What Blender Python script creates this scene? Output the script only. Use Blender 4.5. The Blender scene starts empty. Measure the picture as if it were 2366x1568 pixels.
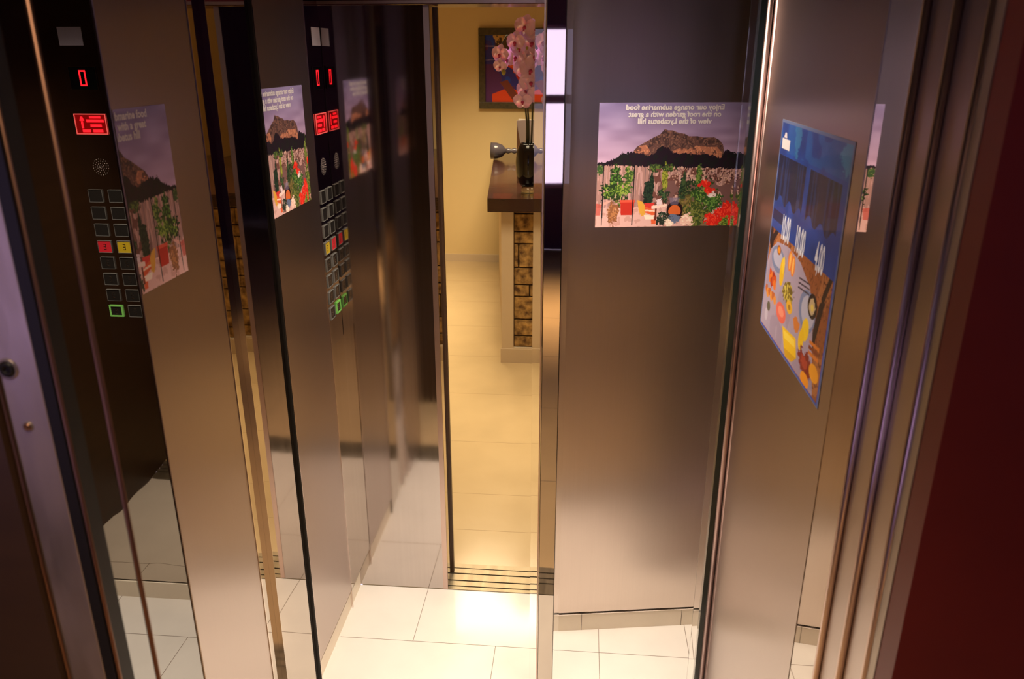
import bpy, bmesh, math, random
import numpy as np
from mathutils import Vector, Matrix
R = math.radians
random.seed(7); rng = np.random.default_rng(7)
col = bpy.context.scene.collection
sc = bpy.context.scene

# ------------------------------------------------------------------ camera
PITCH, YAW, EYE = R(19.9), R(4.98), 1.85
cam_d = bpy.data.cameras.new('camera'); cam = bpy.data.objects.new('camera', cam_d); col.objects.link(cam)
cam_d.sensor_width = 23.5; cam_d.lens = 23.5 * 1812 / 2366
cam.location = (0, 0, EYE); cam.rotation_euler = (R(90) - PITCH, 0, YAW)
cam_d.dof.use_dof = True; cam_d.dof.focus_distance = 2.75; cam_d.dof.aperture_fstop = 3.8
cam_d.clip_start = 0.02
sc.camera = cam

# ------------------------------------------------------------------ view, world
sc.view_settings.view_transform = 'Standard'; sc.view_settings.look = 'None'
sc.view_settings.gamma = 1; sc.view_settings.use_curve_mapping = False
sc.view_settings.exposure = 0.0
w = bpy.data.worlds.new('daylight'); sc.world = w; w.use_nodes = True
w.node_tree.nodes['Background'].inputs[0].default_value = (0.78, 0.66, 1.0, 1)
w.node_tree.nodes['Background'].inputs[1].default_value = 2.5

def area(name, loc, size, power, color, sy=None, rot=(0, 0, 0), spread=180):
    d = bpy.data.lights.new(name, 'AREA'); d.energy = power; d.color = color; d.size = size
    if sy: d.shape = 'RECTANGLE'; d.size_y = sy
    d.spread = R(spread)
    o = bpy.data.objects.new(name, d); o.location = loc; o.rotation_euler = rot; col.objects.link(o)
    return o
WARM = (1.0, 0.87, 0.71)
area('cabin_light', (0.0, 1.78, 2.22), 0.5, 13, WARM, 0.5, spread=90)
area('cabin_light', (-0.35, 2.05, 2.22), 0.4, 7, WARM, 0.4, spread=90)
area('reflection_bay_light', (-1.35, 1.7, 2.22), 0.5, 7, WARM, 0.5, spread=90)  # added lamp for the made-up bay
area('landing_light', (-0.2, 0.2, 2.56), 0.5, 7, (1.0, 0.76, 0.52), 0.5, spread=75)
area('landing_light', (-0.2, -1.9, 2.56), 0.5, 15, (1.0, 0.72, 0.42), 0.5, spread=50)  # added: golden floor pool to be reflected in the polished post
area('violet_fill_light', (-1.93, -1.0, 1.45), 1.3, 7, (0.72, 0.50, 1.0), 0.12, rot=(R(0), R(-90), 0))  # added fill: lavender lines on the jamb ridges, purple on the steel
area('violet_fill_light', (2.53, -1.2, 1.45), 1.3, 2, (0.72, 0.50, 1.0), 0.12, rot=(0, R(90), 0))  # added fill: violet tint for the left side
area('lobby_light', (-0.5, 3.7, 2.55), 0.7, 14, (1.0, 0.80, 0.50), 0.7, spread=90)
area('lobby_light', (-0.5, 5.6, 2.55), 0.9, 58, (1.0, 0.80, 0.50), 0.9, spread=120)
area('lobby_light', (1.2, 4.6, 2.55), 0.7, 20, (1.0, 0.76, 0.45), 0.7, spread=120)

# ------------------------------------------------------------------ materials
def mat(name, color=(.5, .5, .5), rough=.5, metal=0., emit=None, es=0., coat=0., trans=0., ior=1.45, spec=None):
    m = bpy.data.materials.new(name); m.use_nodes = True
    b = m.node_tree.nodes['Principled BSDF']
    b.inputs['Base Color'].default_value = (*color, 1); b.inputs['Roughness'].default_value = rough
    b.inputs['Metallic'].default_value = metal; b.inputs['IOR'].default_value = ior
    b.inputs['Coat Weight'].default_value = coat; b.inputs['Transmission Weight'].default_value = trans
    if spec is not None: b.inputs['Specular IOR Level'].default_value = spec
    if emit: b.inputs['Emission Color'].default_value = (*emit, 1); b.inputs['Emission Strength'].default_value = es
    return m
def vary(m, amount=.15, scale=(6, 6, 6), rough=0., bump=0., detail=4, color2=None):
    """procedural variation of colour, roughness and relief by a stretched noise"""
    nt = m.node_tree; b = nt.nodes['Principled BSDF']; N = nt.nodes.new; L = nt.links.new
    g = N('ShaderNodeNewGeometry'); mp = N('ShaderNodeMapping'); mp.inputs['Scale'].default_value = scale
    L(g.outputs['Position'], mp.inputs['Vector'])
    n = N('ShaderNodeTexNoise'); n.inputs['Scale'].default_value = 1; n.inputs['Detail'].default_value = detail
    L(mp.outputs[0], n.inputs['Vector'])
    c = b.inputs['Base Color'].default_value[:3]
    mix = N('ShaderNodeMix'); mix.data_type = 'RGBA'; L(n.outputs['Fac'], mix.inputs['Factor'])
    a1 = [x * (1 - amount) for x in c]; a2 = color2 if color2 else [min(1, x * (1 + amount)) for x in c]
    mix.inputs[6].default_value = (*a1, 1); mix.inputs[7].default_value = (*a2, 1)
    L(mix.outputs[2], b.inputs['Base Color'])
    if rough:
        r0 = b.inputs['Roughness'].default_value
        mr = N('ShaderNodeMapRange'); mr.inputs['From Min'].default_value = .3; mr.inputs['From Max'].default_value = .7
        mr.inputs['To Min'].default_value = max(0, r0 - rough); mr.inputs['To Max'].default_value = r0 + rough
        L(n.outputs['Fac'], mr.inputs['Value']); L(mr.outputs[0], b.inputs['Roughness'])
    if bump:
        bp = N('ShaderNodeBump'); bp.inputs['Strength'].default_value = 1; bp.inputs['Distance'].default_value = bump
        L(n.outputs['Fac'], bp.inputs['Height']); L(bp.outputs[0], b.inputs['Normal'])
    return m
def brush(m, an=.75):
    nt = m.node_tree; b = nt.nodes['Principled BSDF']; b.inputs['Anisotropic'].default_value = an
    t = nt.nodes.new('ShaderNodeTangent'); t.direction_type = 'RADIAL'; t.axis = 'Z'; nt.links.new(t.outputs[0], b.inputs['Tangent']); b.inputs['Anisotropic Rotation'].default_value = 0.0
    return m
steel = brush(vary(mat('brushed_steel', (.52, .44, .41), .30, 1), .03, (300, 300, 2.5), .01))
steel_e = brush(vary(mat('brushed_steel_matt', (.66, .56, .50), .31, 1), .03, (300, 300, 2.5), .01))
leafm = vary(mat('polished_steel_sheet', (.55, .50, .48), .075, 1), .05, (90, 90, 1.), .02)
polish = vary(mat('mirror_steel', (.58, .52, .46), .02, 1), .03, (3, 3, 1.2), 0, .0012, 1)
wavy = vary(mat('wavy_mirror_steel', (.55, .48, .40), .03, 1), .03, (5, 5, 2.2), 0, .004, 1)
chrome = mat('chrome', (.78, .70, .66), .08, 1)
chrome_s = mat('satin_chrome', (.62, .47, .42), .30, 1)
corner_m = mat('pink_bronze_moulding', (.40, .27, .25), .32, 1)
copper = mat('coppery_trim', (.32, .17, .11), .35, 1)
dark_trim = mat('dark_glossy_edge', (.012, .02, .016), .12, 0, coat=.5)
rubber = mat('black_rubber', (.006, .005, .005), .5)
frame_s = vary(mat('worn_steel_frame', (.45, .38, .32), .42, .85), .25, (30, 30, 8), .08, .0006)
redwall = vary(mat('dark_red_paint', (.19, .016, .012), .45), .15, (8, 8, 8), 0, .0003)
brown = vary(mat('dark_brown_laminate', (.055, .026, .012), .4), .25, (4, 4, 30))
marble = vary(mat('beige_marble_tile', (.72, .66, .60), .12), .10, (5, 5, 5), .04, detail=8)
lob_marble = vary(mat('golden_marble_tile', (.56, .42, .24), .16), .10, (4, 4, 4), .04, detail=8)
plinthm = vary(mat('marble_skirting', (.88, .76, .60), .3), .10, (6, 6, 6), detail=8)
grout = mat('grout', (.20, .15, .11), .8)
yellow = vary(mat('yellow_painted_wall', (.76, .59, .31), .75), .05, (2, 2, 2))
ceilm = mat('white_ceiling', (.5, .45, .38), .8)
darkceil = mat('dark_ceiling', (.02, .012, .012), .5)
purple = vary(mat('plum_painted_wall', (.10, .045, .13), .6), .2, (2, 2, 2))
landfloor = vary(mat('landing_tile', (.50, .35, .19), .6, spec=.2), .12, (5, 5, 5), .05)
alu = vary(mat('ribbed_sill_metal', (.46, .38, .27), .42, .9), .15, (40, 4, 4), .08)
black = mat('black_gap', (.008, .006, .005), .5)
maroon = mat('maroon_lintel', (.05, .006, .008), .3, coat=.3)
wood = vary(mat('dark_polished_wood', (.030, .010, .007), .2, coat=.25), .35, (3, 22, 22))
cream = vary(mat('cream_render', (.62, .50, .36), .7), .06, (5, 5, 5))
def brickmat():
    m = mat('rough_brick', (.3, .15, .05), .85); nt = m.node_tree; b = nt.nodes['Principled BSDF']; N = nt.nodes.new; L = nt.links.new
    g = N('ShaderNodeNewGeometry'); n = N('ShaderNodeTexNoise'); n.inputs['Scale'].default_value = 26; n.inputs['Detail'].default_value = 6
    cr = N('ShaderNodeValToRGB'); e = cr.color_ramp.elements
    e[0].position = .32; e[0].color = (.10, .05, .02, 1); e[1].position = .68; e[1].color = (.55, .34, .12, 1)
    L(g.outputs['Position'], n.inputs['Vector']); L(n.outputs['Fac'], cr.inputs['Fac']); L(cr.outputs[0], b.inputs['Base Color'])
    bp = N('ShaderNodeBump'); bp.inputs['Distance'].default_value = .01; L(n.outputs['Fac'], bp.inputs['Height']); L(bp.outputs[0], b.inputs['Normal'])
    return m
brick = brickmat()
mortar = mat('dark_mortar', (.035, .018, .010), .9)
glass = mat('clear_glass', (1, 1, 1), 0., 0, trans=1, ior=1.5)
led = mat('red_led', (.3, 0, 0), .4, emit=(1, .012, .02), es=1.6)
led_dim = mat('red_led_dim', (.2, 0, 0), .4, emit=(.8, .005, .005), es=.14)
ledw = mat('red_led_frame', (.5, .1, .1), .3, emit=(1, .10, .08), es=.6)
greenl = mat('green_lit_ring', (.12, .35, .05), .3, emit=(.22, .45, .10), es=.30)
blackgl = mat('black_display_glass', (.004, .004, .004), .08)
redb = mat('red_plastic', (.55, .02, .03), .35, emit=(.7, .02, .03), es=.12)
yelb = mat('yellow_plastic', (.60, .40, .02), .35)
darkb = mat('dark_button_face', (.03, .025, .022), .2, .3)
engr = mat('engraved_mark', (.55, .50, .45), .3, 1)
pale_rect_m = mat('pale_lilac_rectangle', (.72, .66, .80), .5); keym = mat('bright_key_rim', (.24, .23, .21), .3, .4)
vcol = None
def printmat(name, rough=.35, coat=.15):
    m = mat(name, (.5, .5, .5), rough, coat=coat); nt = m.node_tree
    a = nt.nodes.new('ShaderNodeVertexColor'); a.layer_name = 'ink'
    nt.links.new(a.outputs['Color'], nt.nodes['Principled BSDF'].inputs['Base Color']); return m
paper = printmat('printed_paper', .4, .1); canvasm = printmat('painted_canvas', .7, 0); 
ink_w = mat('pale_ink', (.80, .72, .72), .5); ink_w2 = mat('white_ink', (.80, .80, .88), .4)

# ------------------------------------------------------------------ builders
def thing(name, label, cat, loc=(0, 0, 0), group=None):
    o = bpy.data.objects.new(name, None); col.objects.link(o); o.location = loc; o.empty_display_size = .1
    o['label'] = label; o['category'] = cat
    if group: o['group'] = group
    return o
def tag(o, label, cat, group=None):
    o['label'] = label; o['category'] = cat
    if group: o['group'] = group
    return o
def wloc(o):
    v = Vector((0, 0, 0))
    while o: v += o.location; o = o.parent
    return v
def frm(o, U, N):
    """local frame: u along U, v up, n out of the face"""
    U = Vector(U).normalized(); N = Vector(N).normalized()
    m = Matrix.Identity(4)
    for i in range(3): m[i][0] = U[i]; m[i][1] = (0, 0, 1)[i]; m[i][2] = N[i]; m[i][3] = o[i]
    return m
WORLD = Matrix.Identity(4)
class MB:
    def __init__(s, M=WORLD): s.bm = bmesh.new(); s.M = M; s.mi = 0
    def _fin(s, faces):
        for f in faces: f.material_index = s.mi
    def box(s, a0, a1, b0, b1, c0, c1, bev=0):
        vs = [s.bm.verts.new((x, y, z)) for x in (a0, a1) for y in (b0, b1) for z in (c0, c1)]
        fs = [s.bm.faces.new([vs[i] for i in q]) for q in ((0, 1, 3, 2), (4, 6, 7, 5), (0, 4, 5, 1), (2, 3, 7, 6), (0, 2, 6, 4), (1, 5, 7, 3))]
        s._fin(fs)
        if bev:
            es = list({e for f in fs for e in f.edges})
            r = bmesh.ops.bevel(s.bm, geom=es, offset=bev, segments=2, affect='EDGES', profile=.5)
            s._fin([f for f in r['faces']])
        return s
    def prism(s, pts, z0, z1):
        """extrude a plan outline (a,b) between c=z0 and z1"""
        lo = [s.bm.verts.new((p[0], p[1], z0)) for p in pts]; hi = [s.bm.verts.new((p[0], p[1], z1)) for p in pts]
        n = len(pts); fs = [s.bm.faces.new(lo[::-1]), s.bm.faces.new(hi)]
        for i in range(n): fs.append(s.bm.faces.new((lo[i], lo[(i + 1) % n], hi[(i + 1) % n], hi[i])))
        s._fin(fs); return s
    def tube(s, pts, r, seg=10, smooth=True):
        pts = [Vector(p) for p in pts]; rs = r if isinstance(r, (list, tuple)) else [r] * len(pts); rings = []
        for i, p in enumerate(pts):
            d = (pts[min(i + 1, len(pts) - 1)] - pts[max(i - 1, 0)]).normalized()
            a = d.orthogonal().normalized() if abs(d.z) < .9 else Vector((1, 0, 0)); a = (a - d * a.dot(d)).normalized(); b = d.cross(a)
            rings.append([s.bm.verts.new(p + (a * math.cos(t) + b * math.sin(t)) * rs[i]) for t in [2 * math.pi * k / seg for k in range(seg)]])
        fs = []
        for i in range(len(rings) - 1):
            for k in range(seg):
                f = s.bm.faces.new((rings[i][k], rings[i][(k + 1) % seg], rings[i + 1][(k + 1) % seg], rings[i + 1][k])); f.smooth = smooth; fs.append(f)
        fs += [s.bm.faces.new(rings[0][::-1]), s.bm.faces.new(rings[-1])]
        s._fin(fs); return s
    def lathe(s, prof, c=(0, 0, 0), seg=32, axis='z'):
        rings = []
        for r, h in prof:
            ring = []
            for k in range(seg):
                t = 2 * math.pi * k / seg; x, y = r * math.cos(t), r * math.sin(t)
                p = (x, y, h) if axis == 'z' else (h, x, y)
                ring.append(s.bm.verts.new((c[0] + p[0], c[1] + p[1], c[2] + p[2])))
            rings.append(ring)
        fs = []
        for i in range(len(rings) - 1):
            for k in range(seg):
                f = s.bm.faces.new((rings[i][k], rings[i][(k + 1) % seg], rings[i + 1][(k + 1) % seg], rings[i + 1][k])); f.smooth = True; fs.append(f)
        if prof[0][0] > 1e-5: fs.append(s.bm.faces.new(rings[0][::-1]))
        if prof[-1][0] > 1e-5: fs.append(s.bm.faces.new(rings[-1]))
        s._fin(fs); return s
    def build(s, name, mats, parent=None, kind=None, recalc=True):
        if not isinstance(mats, (list, tuple)): mats = [mats]
        s.bm.transform(s.M)
        bmesh.ops.remove_doubles(s.bm, verts=s.bm.verts, dist=1e-7)
        if recalc: bmesh.ops.recalc_face_normals(s.bm, faces=s.bm.faces)
        org = wloc(parent) if parent else None
        cs = [v.co for v in s.bm.verts]
        c = Vector((sum(v.x for v in cs) / len(cs), sum(v.y for v in cs) / len(cs), min(v.z for v in cs)))
        loc = c - (org if org else Vector((0, 0, 0)))
        bmesh.ops.translate(s.bm, verts=s.bm.verts, vec=-c)
        me = bpy.data.meshes.new(name); s.bm.to_mesh(me); s.bm.free()
        for m in mats: me.materials.append(m)
        o = bpy.data.objects.new(name, me); col.objects.link(o); o.location = loc
        if parent: o.parent = parent
        if kind: o['kind'] = kind
        return o
def struct(name, mb, m, parent=None): return mb.build(name, m, parent, None if parent else 'structure')

# ================================================================== SETTING
XL, XR, YF, TOP = -0.765, 0.41, 2.375, 2.25       # cabin left, right, far face, ceiling
# ---- cabin floor: marble tiles with thin joints
g = MB(); g.box(-2.0, .75, 1.42, 2.375, -.05, 0)
g.mi = 1
def joint(b, x0, y0, x1, y1, h=.0003, t=.0009):
    b.box(min(x0, x1) - t, max(x0, x1) + t, min(y0, y1) - t, max(y0, y1) + t, 0, h)
for seg in ((-.765, 2.097, .75, 2.097), (-.517, 2.097, -.517, 2.375), (-.238, 1.42, -.238, 2.097), (.105, 1.42, .105, 2.375),
            (-2, 2.05, -.77, 2.05), (-1.28, 1.42, -1.28, 2.05), (-1.62, 2.05, -1.62, 2.24), (.4, 2.1, .4, 2.375)):
    joint(g, *seg)
struct('floor', g, [marble, grout])
g = MB(); g.box(-2.0, .75, 1.42, 2.53, TOP, TOP + .05); struct('ceiling', g, darkceil)
# ---- left wall: two brushed sheets with a mirror strip between and another by the corner
g = MB(); g.prism([(XL, 1.57), (XL - .005, 1.57), (XL - .005, 1.264), (XL - .001, 1.263), (XL, 1.2645)], 0, TOP); struct('wall_left', g, steel)
g = MB(); g.prism([(XL, 1.890), (XL - .03, 1.890), (XL - .03, 2.246), (XL, 2.246)], .075, TOP); struct('wall_left', g, steel)
g = MB(); g.prism([(XL - .012, 1.574), (XL - .012, 1.650), (XL - .03, 1.650), (XL - .03, 1.574)], 0, TOP); struct('trim_1', g, polish)
g = MB(); g.prism([(XL - .010, 1.652), (XL - .006, 1.884), (XL - .03, 1.884), (XL - .03, 1.652)], 0, TOP); struct('trim_2', g, polish)
for k, (a, b) in enumerate(((1.5705, 1.5738), (1.6502, 1.6520), (1.8858, 1.8880), (2.2462, 2.2496))):
    g = MB(); g.box(XL - .02, XL + .002, a, b, 0, TOP); struct('trim_%d' % (3 + k), g, chrome if k != 2 else black)
g = MB(); g.box(XL + .0005, XL + .003, 1.8895, 1.8915, 0, TOP); struct('trim_7', g, chrome)
g = MB(); g.box(XL - .03, XL, 2.2498, 2.375, .075, TOP); struct('wall_left', g, polish)
g = MB(); g.box(XL - .03, XL - .006, 1.89, 2.375, 0, .058); g.mi = 1; g.box(XL - .03, XL - .012, 1.89, 2.375, .058, .075)
struct('baseboard_left', g, [plinthm, black])
# ---- made-up bay behind the left wall, standing in for a reflection: mirror-steel end wall
g = MB(); g.box(-1.95, XL - .03, 2.24, 2.27, .072, TOP); struct('wall_reflection_bay', g, wavy)
g = MB(); g.box(-1.95, XL - .03, 2.236, 2.27, 0, .066); g.mi = 1; g.box(-1.95, XL - .03, 2.245, 2.27, .066, .072); struct('baseboard_reflection_bay', g, [plinthm, black])
g = MB(); g.box(-2.0, -1.95, -.5, 2.27, 0, TOP); struct('wall_reflection_bay_left', g, brown)
# ---- far door: polished leaf, half open on the lobby
d1 = bpy.data.objects.new('door_1', None); col.objects.link(d1); d1.location = (-.6, 2.39, 0); d1['kind'] = 'structure'
MB().box(XL - .03, -.4455, YF, YF + .012, .004, 1.984).build('leaf_face', leafm, d1)
MB().box(-.4605, -.4445, YF + .0123, YF + .10, .004, 1.984).build('leaf_edge', polish, d1)
MB().box(-.4443, -.437, YF + .098, YF + .115, .004, 1.984).build('edge_seal', brown, d1)
MB().box(-.4605, -.4435, YF - .0015, YF - .0003, .004, 1.984).build('edge_fold', chrome_s, d1)
# lintel over the opening and wall above
g = MB(); g.box(XL, -.055, YF - .002, YF + .16, 1.986, TOP); struct('wall_far', g, maroon)
g = MB(); g.box(XL, -.055, YF - .008, YF - .002, 1.988, 1.996); struct('trim_8', g, chrome_s)
# sill with running grooves
g = MB(); g.box(XL, -.055, YF, 2.530, -.04, -.002); g.mi = 1
g2 = g
for a, b in ((2.376, 2.392), (2.398, 2.424), (2.431, 2.466), (2.473, 2.500), (2.505, 2.530)):
    g2.box(XL, -.055, a, b, -.002, .003)
struct('trim_9', g, [black, alu])
# ---- right of the opening: polished post, bevelled glass strips, brushed end wall turned slightly
g = MB(); g.prism([(-.088, 1.900), (-.086, 1.897), (-.044, 1.897), (-.042, 1.900), (-.042, 1.925), (-.088, 1.925)], 0, TOP); struct('trim_10', g, polish)
g = MB(); g.box(-.0925, -.0895, 1.899, 1.92, 0, TOP); struct('trim_11', g, chrome_s)
def wedge(x0, x1, y, t0, t1, name):
    g = MB(); g.prism([(x0, y), (x1, y), (x1, y + t1), (x0, y + t0)], 0, TOP); return struct(name, g, glass)
wedge(-.1135, -.0930, 1.902, .0045, .0022, 'trim_12')
wedge(-.0400, -.0275, 1.902, .0020, .0031, 'trim_13')
wedge(.3600, .3790, 1.902, .0040, .0024, 'trim_14')
# end wall (turned 9 degrees): mirrored view built solid, kick strip for the reflected floor
A = Vector((-.027, 2.189, 0)); B = Vector((.415, 2.26, 0)); Ue = (B - A).normalized(); Ne = Vector((Ue.y, -Ue.x, 0))
ME = frm(A, Ue, Ne)
g = MB(ME); g.box(-.033, .66, .079, TOP, -.012, .006); struct('wall_end_mirrored', g, steel_e)
g = MB(ME); g.box(-.033, .66, 0, .068, -.02, .0005); g.mi = 1
g.box(-.033, .66, .068, .079, -.02, -.004); g.mi = 2; g.box(-.033, .66, .0665, .0695, .0005, .003); g.mi = 3
for u in (.073, .42): g.box(u, u + .0015, 0, .0665, .0004, .0012)
struct('baseboard_floor_reflection', g, [plinthm, black, chrome, grout])
g = MB(); g.box(.70, .75, 1.9, 2.53, 0, TOP); struct('wall_far_right', g, steel)
# right corner: dark glass edge, paired chrome mouldings
g = MB(); g.box(.3795, .3925, 1.893, 1.93, 0, TOP); struct('trim_15', g, dark_trim)
g = MB(); g.tube([(.4000, 1.893, 0), (.4000, 1.893, TOP)], .0078, 24); struct('trim_16', g, corner_m)
g = MB(); g.tube([(.4145, 1.880, 0), (.4145, 1.880, TOP)], .0085, 24); struct('trim_17', g, corner_m)
g = MB(); g.box(.408, .44, 1.885, 1.93, 0, TOP); struct('trim_18', g, steel)
g = MB(); g.box(.44, .70, 1.885, 1.93, 0, TOP); struct('wall_end_light_block', g, steel)  # added to block sky light leaking in beside the end wall
g = MB(); g.box(.445, .47, .87, 1.885, 0, TOP); struct('wall_right_light_block', g, black)  # unseen sheet added to stop light leaking through the jamb joints
g = MB(); g.box(-.054, -.040, 2.185, 2.532, 0, TOP); struct('wall_opening_light_block', g, steel)  # unseen piece added behind the post to close a light leak
# right wall + polished strip + stepped jamb + facade
g = MB(); g.box(XR, XR + .03, 1.195, 1.872, 0, TOP); struct('wall_right', g, steel)
g = MB(); g.box(XR + .001, XR + .03, 1.078, 1.1935, 0, TOP); struct('trim_19', g, polish)
jy = (1.068, .981, .898)
for k, y in enumerate(jy):
    g = MB(); g.tube([(XR + .001, y, 0), (XR + .001, y, TOP)], .0062, 20); struct('trim_%d' % (20 + k), g, chrome_s)
    y0 = (jy[k + 1] if k < 2 else .871); g = MB(); g.box(XR + (.004 if k < 2 else -.001), XR + .03, y0 + (.0065 if k < 2 else 0), y - .0065, 0, TOP)
    struct('trim_%d' % (23 + k), g, frame_s if k == 2 else steel)
g = MB(); g.box(XR, 2.6, .8255, .87, 0, 2.6); struct('wall_facade_right', g, redwall)
# sill of the near doorway
g = MB(); g.box(-1.95, XR, 1.255, 1.42, -.04, -.002); g.mi = 1
for a, b in ((1.258, 1.288), (1.295, 1.322), (1.329, 1.352), (1.359, 1.417)): g.box(-1.95, XR, a, b, -.002, .002)
struct('trim_26', g, [black, alu])
# left facade: worn frame, rubber seal, brass edge, slim copper rod
MLf = frm((0, .70, 0), (1, 0, 0), (0, -1, 0))
g = MB(MLf); g.box(-.593, -.548, 0, 2.35, -.03, 0, .002); fr = struct('trim_27', g, frame_s)
g = MB(MLf); g.box(-.5475, -.5345, 0, 2.35, -.03, .002); struct('trim_28', g, rubber)
g = MB(); g.tube([(-.5325, .702, 0), (-.5325, .702, 2.35)], .0022, 12); struct('trim_29', g, copper)
g = MB(); g.tube([(-.4825, .70, 0), (-.4825, .70, 2.35)], .0028, 12); struct('trim_30', g, copper)
g = MB(); g.tube([(-.5955, .700, 0), (-.5955, .700, 2.35)], .0024, 12); struct('trim_31', g, copper)
g = MB(); g.box(-2.0, -.598, .69, .74, 0, 2.6); struct('wall_facade_left', g, brown)
# screws in the worn frame
for (x, z, r, wash) in ((-.5815, 1.547, .0085, 1), (-.5735, 1.482, .0042, 0)):
    s = thing('screw', 'black recessed screw head in the worn steel door frame' if wash else 'small rusty screw below the black one in the worn door frame', 'screw', (x, .70, z - r))
    b = MB(frm((x, .70, z), (1, 0, 0), (0, -1, 0)))
    b.lathe([(r, 0), (r, .002), (r * .7, .0035), (r * .45, .0035), (r * .4, .0015), (0, .0012)], seg=20); b.build('head', black if wash else copper, s)
    b = MB(frm((x, .70, z), (1, 0, 0), (0, -1, 0))); b.lathe([(r * 1.35, 0), (r * 1.35, .001), (r, .0013), (r, 0)], seg=20); b.build('washer', frame_s, s)
# ---- landing behind the camera (seen in reflections)
g = MB(); g.box(-2.0, 2.6, -4.0, 1.255, -.05, -.001)
g.mi = 1
for y in (-3.4, -2.6, -1.8, -1.0, -.2, .6): g.box(-2, 2.6, y, y + .003, -.001, -.0005)
for x in (-1.4, -.6, .2, 1.0, 1.8): g.box(x, x + .003, -4, 1.25, -.001, -.0005)
struct('floor_landing', g, [landfloor, grout])
g = MB(); g.box(-2.0, 2.6, -4.0, .70, 2.6, 2.65); struct('ceiling_landing', g, darkceil)
g = MB(); g.box(-2.0, XR + .03, .70, 1.42, 2.35, 2.4); struct('ceiling_doorway', g, darkceil)
g = MB(); g.box(-2.0, XR + .03, 1.40, 1.42, 2.25, 2.4); struct('trim_32', g, darkceil)
g = MB(); g.box(-2.0, XR + .03, .70, .74, 2.35, 2.65); struct('wall_facade_top', g, brown)
g = MB(); g.box(-2.05, -2.0, -4, .74, 0, 2.65); struct('wall_landing_left', g, purple)
g = MB(); g.box(2.6, 2.65, -4, .825, 0, 2.65); struct('wall_landing_right', g, purple)
WX0, WX1, WZ0, WZ1 = -.52, .02, .62, 2.12
g = MB(); g.box(-2.05, WX0, -4.05, -4, 0, 2.65); g.box(WX1, 2.65, -4.05, -4, 0, 2.65); g.box(WX0, WX1, -4.05, -4, 0, WZ0); g.box(WX0, WX1, -4.05, -4, WZ1, 2.65)
struct('wall_landing_back', g, purple)
wd = bpy.data.objects.new('window_1', None); col.objects.link(wd); wd.location = (0, -4, WZ0); wd['kind'] = 'structure'
b = MB(); b.box(WX0, WX1, -4.04, -3.98, 1.42, 1.50); b.box(WX0, WX0 + .04, -4.04, -3.98, WZ0, WZ1); b.box(WX1 - .04, WX1, -4.04, -3.98, WZ0, WZ1); b.box(WX0 + .04, WX1 - .04, -4.04, -3.98, WZ1 - .04, WZ1); b.box(WX0 + .04, WX1 - .04, -4.04, -3.98, WZ0, WZ0 + .04)
b.build('window_frame', mat('violet_window_frame', (.20, .03, .22), .4), wd)
MB().box(WX0 + .04, WX1 - .04, -4.02, -4.015, WZ0 + .04, 1.42).build('pane', glass, wd)
MB().box(WX0 + .04, WX1 - .04, -4.02, -4.015, 1.50, WZ1 - .04).build('pane', glass, wd)
# ---- lobby
g = MB(); g.box(-2.2, 3.2, 2.53, 7.25, -.05, 0); g.mi = 1
for y in (2.765, 3.05, 3.55, 4.15, 4.75, 5.35, 5.95, 6.55): g.box(-2.2, 3.2, y, y + .0025, 0, .0004)
for x in (-1.5, .3, 1.1, 1.9): g.box(x, x + .002, 2.53, 7.25, 0, .0004)
struct('floor_lobby', g, [lob_marble, mat('fine_joint', (.42, .30, .16), .6)])
g = MB(); g.box(-2.2, 3.2, 7.25, 7.3, 0, 2.65); struct('wall_lobby_back', g, yellow)
g = MB(); g.box(-2.2, 3.2, 7.235, 7.25, 0, .07); struct('baseboard_lobby', g, cream)
g = MB(); g.box(-2.25, -2.2, 2.53, 7.3, 0, 2.65); struct('wall_lobby_left', g, yellow)
g = MB(); g.box(3.2, 3.25, 2.53, 7.3, 0, 2.65); struct('wall_lobby_right', g, yellow)
g = MB(); g.box(-2.25, 3.25, 2.53, 7.3, 2.6, 2.65); struct('ceiling_lobby', g, ceilm)
g = MB(); g.box(-2.2, -.60, 2.532, 2.60, 0, 2.6); struct('wall_lobby_front', g, yellow)
g = MB(); g.box(-.045, 3.2, 2.532, 2.60, 0, 2.6); struct('wall_lobby_front', g, yellow)
g = MB(); g.box(-.60, -.045, 2.54, 2.60, 1.99, 2.6); struct('wall_lobby_front', g, yellow)

# ceiling lamps (housings round the light sources above)
for (x, y, z, s, lab) in ((0, 1.78, TOP, .29, 'square ceiling light in the lift cabin above the bright floor'), (-.35, 2.05, TOP, .24, 'smaller square ceiling light near the half open lift door'),
                       (-1.35, 1.7, TOP, .29, 'square ceiling light added in the made-up side bay'), (-.2, .2, 2.6, .29, 'square ceiling light over the lift doorway'), (-.2, -1.9, 2.6, .29, 'square light added on the landing for a golden pool reflected in the post')):
    t = thing('ceiling_light', lab, 'ceiling light', (x, y, z - .02))
    b = MB(); 
    for q in ((x - s, x - s + .02, y - s, y + s), (x + s - .02, x + s, y - s, y + s), (x - s + .02, x + s - .02, y - s, y - s + .02), (x - s + .02, x + s - .02, y + s - .02, y + s)): b.box(*q, z - .02, z)
    b.build('frame', chrome_s, t)
    MB().box(x - s + .021, x + s - .021, y - s + .021, y + s - .021, z - .006, z).build('diffuser', mat('frosted_diffuser', (.8, .7, .55), .5), t)

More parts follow.
